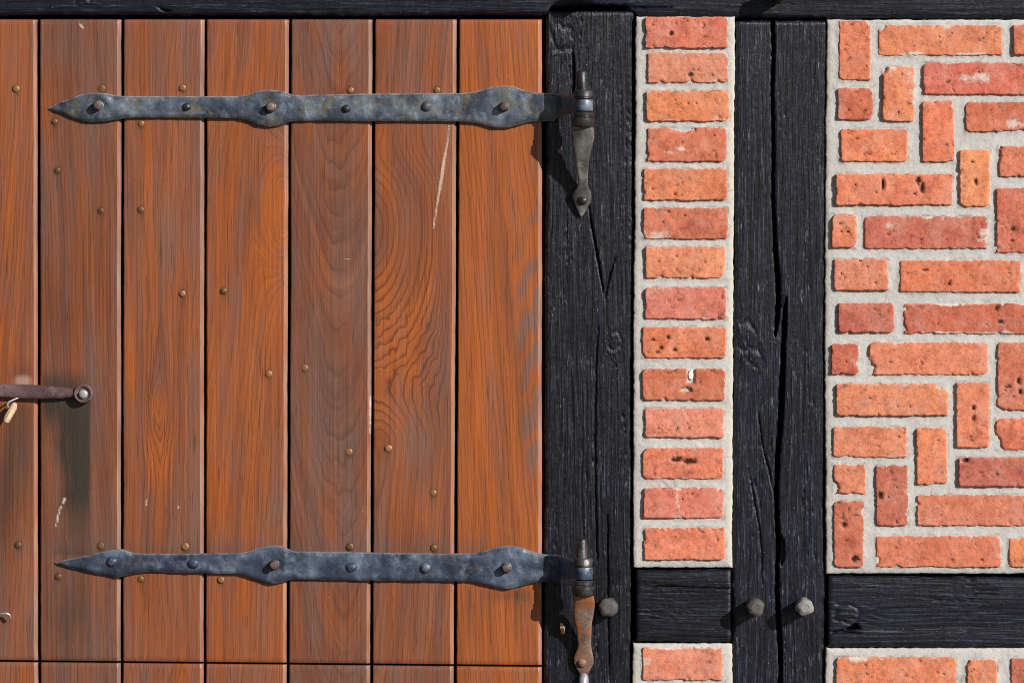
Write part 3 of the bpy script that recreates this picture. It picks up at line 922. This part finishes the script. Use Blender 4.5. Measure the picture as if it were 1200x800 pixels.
def plank(i, ya, yb, seed, top=True):
    P = PL[i]
    n_al = int((yb - ya) / 2.4) + 2
    inner = np.linspace(3, 86, 40) / 94.0
    u = np.concatenate([[0, 0.008, 0.018], inner[1:], [0.9335, 0.95, 0.96, 0.97, 0.985, 1.0]])
    yy = np.linspace(ya, yb, n_al)
    yy[1] = ya + .8
    yy[-2] = yb - .8
    if top:
        L = np.interp(yy, [25, 780], [TOPX[i][0], BOTX[i][0]])
        R = np.interp(yy, [25, 780], [TOPX[i][1], BOTX[i][1]])
    else:
        L = np.full(n_al, float(BOTX[i][0]))
        R = np.full(n_al, float(BOTX[i][1]))
    L = L + 0.5 * vn(yy / 130, 1.1, seed) + 0.25 * fbm(yy / 22, 2.1, seed)
    R = R + 0.5 * vn(yy / 130, 5.1, seed) + 0.25 * fbm(yy / 22, 7.1, seed)
    wd = (R - L)[:, None]
    X = L[:, None] + wd * u[None]
    Y = np.repeat(yy[:, None], len(u), 1)
    # horizontal joint rises to the left
    if top:
        wj = np.clip((Y - (yb - 60)) / 60, 0, 1)
    else:
        wj = np.clip(((ya + 60) - Y) / 60, 0, 1)
    Y = Y + wj * (0.0095 * (X - 320))
    el, er = X - L[:, None], R[:, None] - X
    et = np.minimum(np.abs(Y - Y[:1]), np.abs(Y[-1:] - Y))
    D = 0.25 * vn(X / 30, Y / 200, seed + 1) - 0.5 * ((u[None] - .5) * 2) ** 2
    D = D - 0.8 * (1 - sstep(0, 1.0, el)) - 3.4 * np.clip((3.8 - er) / 3.8, 0, 1) - 1.2 * (1 - sstep(0, 1.6, et))
    # growth rings
    xc = X - (L + R)[:, None] / 2
    x0 = P['x0'] + 9 * vn(Y / 330, 2.2, seed + 2)
    d = P['d'] + P['dv'] * 0.8 * vn(Y / 260, 6.6, seed + 3) + P['dv'] * 0.12 * vn(Y / 90, 3.6, seed + 4)
    r = np.sqrt((xc - x0) ** 2 + d ** 2) + P['tp'] * (Y - 400)
    r = r + 1.3 * fbm(X / 26, Y / 260, seed + 5, 3) + 0.35 * vn(X / 12, Y / 30, seed + 6)
    ring = r / P['sp']
    figure = 0.5 + 0.35 * vn(X / 40, Y / 200, seed + 7)
    tone = P['tone'] + 0.0 * X
    grey = P['grey'] + 0.45 * fbm(X / 20, Y / 190, seed + 8, 3) + 0.0 * X
    stain = np.zeros_like(X)
    worn = 0.52 * sstep(4.6, 3.4, er) * (0.75 + 0.6 * vn(Y / 60, 9.9, seed + 9))  # worn chamfer, its sun-facing highlight painted in as paler wood
    mark = np.full_like(X, 9.0)

    def blob(cx, cy, rx, ry, soft=1.0):
        return np.exp(-(((X - cx) / rx) ** 2 + ((Y - cy) / ry) ** 2) ** soft)

    for (nx_, ny_) in nail_spots:
        rn = np.hypot(X - nx_, (Y - ny_ - 1.0) / 1.25)
        stain = stain + 0.45 * (1 - sstep(3.5, 6.0, rn)) + 0.2 * np.exp(-np.hypot((X - nx_) / 3.5, (Y - ny_ - 7) / 11) ** 2)
    if top:
        grey = grey + 0.22 * sstep(112, 60, Y)                       # weathered above the upper strap
        grey = grey + 0.35 * (blob(X.mean(), 640, 200, 10))
        stain = stain + 0.30 * np.exp(-np.maximum(648 - Y, 0) / 14) * (Y < 650) * (X > 60) * (X < 620)
    else:
        grey = grey + 0.25
    if i == 2 and top:
        stain += 0.62 * sstep(0, 12, X) * sstep(44, 34, X) * sstep(462, 480, Y) * sstep(660, 520, Y)
        stain += 0.5 * blob(28, 440, 18, 16)
        stain += 0.45 * blob(4, 590, 14, 70)
        grey += 0.5 * sstep(560, 680, Y)
        tone += -.3 * sstep(430, 640, Y)
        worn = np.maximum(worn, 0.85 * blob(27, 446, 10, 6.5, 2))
    if i == 3 and top:
        stain += 1.15 * sstep(66, 82, X + 6 * vn(Y / 50, 2.0, 5)) * sstep(110, 102, X) * sstep(458, 475, Y) * (1 - 0.75 * sstep(560, 650, Y))
        stain += 0.75 * sstep(46, 52, X) * sstep(112, 88, X) * sstep(425, 452, Y) * sstep(510, 470, Y)
        stain += 0.45 * blob(62, 500, 18, 36) + 0.25 * blob(78, 720, 40, 30)
        grey += 0.3 * blob(72, 60, 18, 25) + 0.35 * sstep(560, 640, Y)
        mark = np.minimum(mark, seg_dist(X, Y, [(76, 584), (69, 600), (66, 616)]) - 1.6 + 2.2 * np.abs(vn(X / 3, Y / 7, 15)))
        mark = np.minimum(mark, seg_dist(X, Y, [(94, 29), (97, 33)]) - 1.0)
    if i == 4 and top:
        dd = np.where(Y > 476, np.hypot((X - 185), (Y - 476) / 3.4), np.hypot((X - 185), (Y - 476) / 1.7))
        k = np.exp(-(dd / 17) ** 2)
        # growth lines part round the eye and close above it in a tall arch
        ring = np.abs(xc + 5 + 4 * vn(Y / 120, 1.7, 91) + 2.2 * fbm(X / 22, Y / 90, 92)) / 6.2 + (Y - 400) * 0.006 * sstep(640, 380, Y)
        ring = ring - 3.0 * np.exp(-(dd / 14) ** 2) - 1.5 * np.exp(-(np.hypot(X - 187, (Y - 440) / 2.6) / 20) ** 2)
        figure = figure + 0.9 * blob(185, 490, 34, 110)
        tone = tone + 0.75 * blob(186, 535, 16, 46) + 0.45 * blob(184, 478, 12, 18)
        grey = grey - 0.8 * blob(186, 520, 20, 60) + 0.5 * blob(220, 620, 16, 40) + 0.4 * blob(210, 560, 6, 60)
        mark = np.minimum(mark, np.minimum(np.hypot(X - 209, (Y - 594) / 1.5) - 1.0, seg_dist(X, Y, [(172, 585), (171, 592)]) - .5))
    if i == 5 and top:
        tone = tone + 0.7 * blob(318, 270, 11, 90) + 0.35 * blob(300, 70, 18, 40)
        k = np.exp(-(((X - 330) / 30) ** 2 + ((Y - 245) / 80) ** 2))
        ring = ring * (1 - k) + k * (np.hypot(X - 338, (Y - 235) / 3.0) / 6.5)
        grey = grey + 0.5 * blob(325, 590, 10, 70)
    if i == 6 and top:
        figure = figure + 0.35 * blob(398, 190, 14, 70)
        ring = ring + 0.28 * vn(X / 9, Y / 11, 77) * blob(398, 190, 22, 90) + 0.2 * vn(X / 8, Y / 14, 79) * blob(395, 560, 25, 120)
        grey = grey + 0.35 * blob(395, 520, 26, 120)
        tone = tone + 0.35 * blob(385, 330, 30, 70)
        mark = np.minimum(mark, np.maximum(np.abs(X - R[:, None] + 1.0) - .6 + .9 * vn(X / 9, Y / 9, 18), np.abs(Y - 486) - 22))
        mark = np.minimum(mark, seg_dist(X, Y, [(403, 303.5), (417, 304)]) + .3)
    if i == 7 and top:
        # the big oval figure: arches from the left edge, rippling below
        k = sstep(140, 220, Y) * sstep(520, 430, Y) * sstep(536, 505, X)
        rp = 2.8 * vn(X / 17, Y / 17, 51) * sstep(330, 390, Y) + 2.0 * vn(X / 8, Y / 10, 52) * sstep(330, 380, Y)
        a = np.hypot((X - 432) * 1.0, (Y - 268) / 2.0) + rp
        wt = (k * (1 - k) + 1e-6)
        ring = ring * (1 - k) + k * (a / 6.6 + ((ring - a / 6.6) * wt).sum() / wt.sum())
        figure = figure + 1.0 * k * sstep(300, 350, Y) + 0.3 * k
        tone = tone + 0.55 * blob(446, 180, 8, 40) + 0.55 * blob(478, 450, 16, 70) + 0.8 * blob(455, 385, 28, 55) + .45 * blob(495, 600, 14, 22)
        grey = grey + 0.45 * blob(495, 520, 30, 60) - 0.4 * blob(460, 400, 26, 70)
        mark = np.minimum(mark, seg_dist(X, Y, [(526, 146), (525, 165), (520, 190), (517, 212), (513, 235), (508, 268)]) - (0.55 + 0.9 * blob(518, 205, 20, 30)))
    if i == 8 and top:
        k = blob(624, 390, 22, 170, 1.4)
        fl = np.sin((Y + 1.7 * (X - 600)) / 9.0 + 2 * vn(X / 14, Y / 40, 61)) * 0.5 + 0.5
        grey = grey + 1.5 * k * fl * sstep(598, 618, X + 6 * vn(Y / 24, 1, 62))
        figure = figure + 0.1
        tone = tone - 0.35 * k * fl
        drip = sstep(0.1, 0.6, vn(X / 7, 3.0 + Y / 400, 63))
        stain = stain + 0.62 * drip * sstep(688, 692, Y) * sstep(775, 700, Y)
        stain = stain + 0.4 * blob(600, 697, 30, 7)
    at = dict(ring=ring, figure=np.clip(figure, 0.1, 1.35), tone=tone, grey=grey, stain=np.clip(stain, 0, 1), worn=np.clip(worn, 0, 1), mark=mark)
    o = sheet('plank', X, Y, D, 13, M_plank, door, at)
    tn = P['tint'] * (0.92 if top else .89)
    o.color = (tn, tn, tn, 1)
    return o


planks = []
for i in range(9):
    planks.append(plank(i, 23.0, 776.0, 200 + i * 13))
    plank(i, 778.2, 1150, 500 + i * 13, top=False)
X, Y = np.meshgrid(np.array([-247.0, 632.0]), np.array([26.0, 1147.0]))
sheet('ledger_board', X, Y, np.full((2, 2), -12.0), 14, M_back, door, close=True)

for k, (nx_, ny_) in enumerate(nail_spots):
    i = next((j for j in range(9) if TOPX[j][0] - 2 <= nx_ <= TOPX[j][1] + 2), 2)
    host = planks[i]
    if nail0 is None:
        nail0 = lathe('nail', [(-3, 4.2), (0.5, 4.2), (1.1, 3.9), (1.5, 2.9), (1.7, 1.4), (1.7, .01)], (nx_, ny_, 0), 'out', M_brass, host, 14, 0.12, 4)
    else:
        c = dup(nail0, (nx_, ny_, random.uniform(-1.6, -0.4)), host)
        k_ = random.choice([.45, .7, 1, 1.1])
        c.color = (k_, k_ * random.uniform(.85, 1), k_ * random.uniform(.7, 1.1), 1)
        c.rotation_euler = (random.uniform(-.12, .12), random.uniform(0, 6), random.uniform(-.12, .12))
        s = random.uniform(.85, 1.08)
        c.scale = (s, 1, s)


# strap hinges
def strap(label, up, lo, tip, mat, bolts, seed, y_axis, name_end):
    """upper/lower outlines [(px, py)] from the tip to the knuckle"""
    x_end = 676.0
    xs = np.concatenate([np.linspace(tip[0], tip[0] + 12, 9)[:-1], np.arange(tip[0] + 12, 645, 2.6), np.linspace(645, x_end, 22)])
    U = np.interp(xs, [tip[0]] + [p[0] for p in up], [tip[1] - 0.4] + [p[1] for p in up])
    Lo = np.interp(xs, [tip[0]] + [p[0] for p in lo], [tip[1] + 0.4] + [p[1] for p in lo])
    ker = np.array([1, 2, 3, 2, 1.0]) / 9
    U[8:-22] = np.convolve(U, ker, 'same')[8:-22]
    Lo[8:-22] = np.convolve(Lo, ker, 'same')[8:-22]
    U = U + 0.35 * fbm(xs / 11, 1.0, seed)
    Lo = Lo + 0.35 * fbm(xs / 11, 4.0, seed + 1)
    u = np.array([0, .025, .06, .12, .2, .3, .4, .5, .6, .7, .8, .88, .94, .975, 1.0])
    X = np.repeat(xs[None], len(u), 0)
    Y = U[None] + (Lo - U)[None] * u[:, None]
    e = np.minimum(Y - U[None], Lo[None] - Y)
    base = np.interp(xs, [tip[0], tip[0] + 10, tip[0] + 45, 646, 652, 672, 676], [3.5, 5.5, 7.2, 7.2, 8.5, 36, 40])[None]
    D = base + 0 * X - 2.0 * (1 - sstep(0, 2.4, e)) - 0.7 * (1 - sstep(0, 6, e))
    D = D + 1.0 * fbm(X / 15, Y / 13, seed + 2, 3) + 0.3 * vn(X / 5, Y / 5, seed + 3)
    for (bx_, by_, kind) in bolts:
        r = np.hypot(X - bx_, Y - by_)
        if kind == 'long':
            D = D + 0.9 * np.exp(-((r - 12.5) / 3.2) ** 2) - 1.4 * np.exp(-(r / 8.5) ** 2)
        elif kind == 'dent':
            D = D - 1.6 * np.exp(-(r / 4.5) ** 2)
    edge = (1 - sstep(0.2, 2.0, Y - U[None])) + 0.5 * (1 - sstep(0.2, 1.6, Lo[None] - Y))  # worn rims, the sunlit bevel highlight painted in, strongest along the top
    o = sheet('strap_hinge', X, Y, D, 8.5, mat, door, {'edge': np.clip(edge, 0, 1)}, close=True)
    o['label'] = label
    for (bx_, by_, kind) in bolts:
        if kind == 'long':
            lathe('bolt', [(4, 6.4), (8.0, 6.4), (8.4, 5.6), (15.6, 5.2), (17.4, 4.4), (18.0, 2.6), (17.8, .01)], (bx_, by_, 0), 'out', M_bolt, o, 9, 0.12, int(bx_))
        elif kind == 'dome':
            lathe('bolt', [(4, 6.2), (8.0, 6.1), (9.4, 5.2), (10.4, 3.6), (10.9, 1.8), (11, .01)], (bx_, by_, 0), 'out', mat, o, 14, 0.14, int(bx_))
        elif kind == 'small':
            lathe('bolt', [(4, 4.9), (8.0, 4.9), (9.8, 4.2), (10.7, 2.6), (11, .01)], (bx_, by_, 0), 'out', M_black_iron, o, 11, 0.14, int(bx_))
    y0, y1 = name_end
    lathe('hinge_eye', [(0, 9.0), (0.6, 10.3), (1.6, 10.7), (y1 - y0 - 1.6, 10.8), (y1 - y0 - 0.6, 10.3), (y1 - y0, 9)], (683.5, y0, 41), 'down', mat, o, 26, 0.03, 7)
    return o


strap('upper long strap hinge with worn blue grey paint',
      [(75, 119), (92, 112.5), (103, 109.8), (116, 108.7), (130, 111), (141, 113), (160, 113.3), (200, 113.3), (280, 113.2), (290, 111.5), (301, 107.2), (314, 105.6), (326, 106.3), (336, 109.2), (345, 112),
       (370, 111.5), (440, 110.2), (545, 109.6), (560, 107), (575, 102.4), (588, 100.6), (600, 101), (610, 104.5), (620, 108.6), (635, 109.5), (650, 110), (652, 110.5), (676, 112)],
      [(66, 131.5), (80, 136), (96, 142), (110, 144), (124, 142.8), (140, 139.8), (155, 138), (240, 138.5), (277, 138.8), (290, 141.5), (302, 147), (315, 149.6), (328, 147.8), (340, 142.6), (355, 142),
       (440, 142.5), (540, 142.8), (560, 145), (575, 149.5), (590, 150.8), (602, 149), (612, 145.2), (625, 142.6), (650, 142), (652, 139), (676, 133)],
      (56, 127.6), M_strap,
      [(116, 124.5, 'long'), (219.5, 126, 'small'), (318, 126.5, 'long'), (406, 128, 'small'), (500, 125.5, 'dome'), (590.5, 126, 'long')], 61, 126, (119.5, 133.5))
strap('lower long strap hinge, darker blue, with the narrower point',
      [(80, 654.8), (105, 650), (115, 647.2), (130, 644), (144, 642.2), (152, 646.5), (165, 648), (220, 648.3), (280, 647.4), (291, 646), (304, 641), (317, 638.4), (330, 638.8), (344, 645.6),
       (407, 646.3), (527, 648.2), (556, 647.8), (577, 641.8), (596, 638.4), (612, 641), (624, 646), (640, 649.5), (659, 650.2), (661, 651), (676, 658)],
      [(80, 664.3), (98, 668), (115, 671.5), (136, 675.8), (146, 675), (156, 671.6), (171, 669.4), (240, 671), (280, 672.2), (290, 674), (302, 679.5), (318, 684), (329, 682.5), (343, 678),
       (433, 679.6), (527, 680.5), (556, 681.2), (572, 685.6), (593, 690.2), (612, 686.2), (624, 682.4), (650, 680.2), (654, 679), (676, 675)],
      (64, 659.3), M_strap2,
      [(132, 657.5, 'dome'), (227.5, 659.5, 'dome'), (250, 661.5, 'dent'), (322, 661, 'long'), (412, 664, 'dome'), (499, 664.5, 'dome'), (593.5, 664.5, 'long')], 71, 664, (661.5, 676.5))


# ------------------------------------------------------------------ hinge pintles on the door post
def pintle(label, pin_top, eye0, eye1, brk, mat_b, mat_pin, xc):
    root = thing('hinge_pintle', V(xc, brk[-1][1]), label, 'hinge pintle', 'iron pintles carrying the door hinges')
    lathe('pin', [(0, .01), (0.2, 3.2), (1.2, 5.2), (3, 6.2), (eye0 - pin_top - 11, 6.6), (eye0 - pin_top + 2, 6.6)], (xc - 1.5, pin_top, 41), 'down', mat_pin, root, 22, 0.05, 3)
    h = 11.0
    lathe('collar', [(0, 6.0), (0.3, 10.0), (1.4, 11.2), (h - 2.8, 11.4), (h - 2.2, 10.2), (h - 1.2, 10.2), (h - .2, 9)], (xc + .3, eye0 - h, 41), 'down', M_black_iron, root, 26, 0.04, 5)
    lathe('collar', [(0, 9), (.3, 10.6), (1.2, 11.5), (5.0, 11.5), (5.6, 10.6), (6.2, 10.6), (6.8, 11.6), (7.6, 13.0), (15.5, 13.2), (17.5, 12.2), (18.5, 9), (18.6, .01)],
          (xc + .6, eye1 + 0.4, 41), 'down', M_black_iron if mat_b is M_bare else mat_pin, root, 26, 0.05, 8)
    b = sweep('bracket', brk, mat_b, root, 20, 4.0, 0.05)
    return root, b


brk_u = [(682, 146, 44, 7, 4), (682, 151, 43, 12.5, 4.5), (682, 157, 40, 13.6, 4.2), (682.2, 163, 36, 13.4, 4), (682, 170, 32.5, 12, 3.8), (681.8, 180, 28, 9.6, 3.5), (682.2, 195, 21, 7.2, 3.3),
         (682.8, 207, 15, 5.8, 3.1), (683, 216, 11.2, 5.4, 3), (682.5, 221, 9.0, 7.2, 2.8), (682.2, 226, 7.4, 10.4, 2.6), (682, 231, 6.2, 11.4, 2.4), (682, 237, 5.4, 10.0, 2.3), (681.8, 243, 4.8, 7.2, 2.2), (681.5, 248, 4.3, 4.4, 2), (681.2, 253, 3.6, 1.6, 1.6)]
root, b = pintle('black iron pintle carrying the upper hinge on the door post', 85.5, 119.5, 133.5, brk_u, M_bare, M_black_iron, 682.5)
lathe('bolt', [(-6, 5.6), (0.5, 5.6), (2.6, 4.9), (4.2, 3.2), (4.8, .01)], (683, 235, 8), 'out', M_black_iron, b, 12, 0.15, 5)
brk_l = [(684, 690, 43, 7, 4), (684, 696, 41, 11, 4.2), (683.5, 702, 36.5, 12.8, 4), (683.2, 709, 32, 12.8, 3.8), (683, 717, 27.5, 12, 3.6), (683.2, 728, 22, 10, 3.4), (684.2, 742, 15.5, 8.4, 3.1),
         (684.6, 752, 11.4, 7.8, 3), (684.6, 758, 9.4, 8.2, 2.9), (684.2, 763, 8.0, 9.8, 2.7), (684, 769, 6.8, 11.4, 2.6), (684, 776, 6, 11.4, 2.4), (684, 782, 5.4, 8.6, 2.3), (684, 787, 5, 5.4, 2.2), (684.2, 792, 4.6, 4.2, 2), (684.2, 794, 4.4, 3, 1.6)]
root2, b2 = pintle('rusty iron pintle carrying the lower hinge on the door post', 628, 662, 676.5, brk_l, M_rust_iron, M_black_iron, 682.5)
lathe('bolt', [(-6, 5.4), (0.5, 5.4), (2.6, 4.7), (4.0, 3.2), (4.6, .01)], (682, 775.5, 8.2), 'out', M_rust_iron, b2, 12, 0.15, 5)
tube('spike', [(684, 790, -3), (684, 791.5, 4), (684, 796, 8), (684, 806, 9), (684, 828, 8)], [4.5, 5.4, 5.8, 5.6, 4.5], M_zinc, root2, 14)

# ------------------------------------------------------------------ latch on the left planks
xs = np.concatenate([np.arange(-118, 84, 3.0), np.linspace(84, 93, 5)])
U = np.interp(xs, [-118, 0, 44, 66, 80, 88, 93], [448, 449.5, 451, 452, 454.2, 455.2, 455.5]) + .3 * fbm(xs / 9, 3.3, 3)
Lo = np.interp(xs, [-118, 0, 30, 48, 70, 86, 93], [463, 465.5, 466.8, 467.6, 467, 465.2, 465.5]) + .3 * fbm(xs / 9, 7.3, 4)
u = np.array([0, .04, .1, .2, .35, .5, .65, .8, .9, .96, 1.0])
X = np.repeat(xs[None], len(u), 0)
Y = U[None] + (Lo - U)[None] * u[:, None]
e = np.minimum(Y - U[None], Lo[None] - Y)
D = 9.5 - 1.8 * (1 - sstep(0, 2.0, e)) - 0.8 * (1 - sstep(0, 5, e)) + .5 * fbm(X / 18, Y / 9, 33)
bar = sheet('latch_bar', X, Y, D, 7.5, M_latch, door, close=True)
bar['label'] = 'purple brown iron latch bar with a round eye'
lathe('latch_eye', [(2, 11.4), (8.6, 11.6), (10.6, 11.0), (11.4, 9.8), (11.0, 8.4), (9.0, 7.4), (8.4, 5), (8.4, .01)], (98.5, 461, 0), 'out', M_latch, bar, 30, 0.05, 6)
lathe('bolt', [(6, 5.3), (11.2, 5.3), (12.3, 4.8), (13.0, 3.2), (13.2, 1.6), (13.2, .01)], (98.7, 461.4, 0), 'out', M_zinc, bar, 22, 0.06, 6)

# pale peg dangling under the latch bar
pegt = thing('latch_peg', V(8, 496, 12), 'pale wooden peg hanging beneath the iron latch bar', 'peg')
tube('stick', [(18.8, 473, 10), (17.5, 477, 13), (15, 482, 15), (12, 488, 17), (9.4, 493, 18.5), (9, 494, 18.6)], [2.8, 4.0, 4.2, 4.1, 3.9, 3.0], M_palewood, pegt, 12, 0.2)
tube('wire', [(22, 466, 6), (17, 468, 8), (12, 470.5, 10), (10, 474, 12), (12, 477.5, 14), (15, 477, 16)], [1.1] * 6, M_zinc, pegt, 8)

# bent nail low on the left plank
bn = tube('bent_nail', [(-6, 719, -4), (-5.5, 718.8, 4), (-3, 718.4, 9), (3, 718, 9.5), (9.5, 717.8, 9.5), (12, 719.4, 9), (13, 722.5, 8), (13, 724, 7)], [1.6] * 8, M_bright, door, 10)
bn['label'] = 'bright nail bent over on the leftmost plank'

# helper properties are not part of the scene
for o in bpy.data.objects:
    if '_w' in o:
        del o['_w']
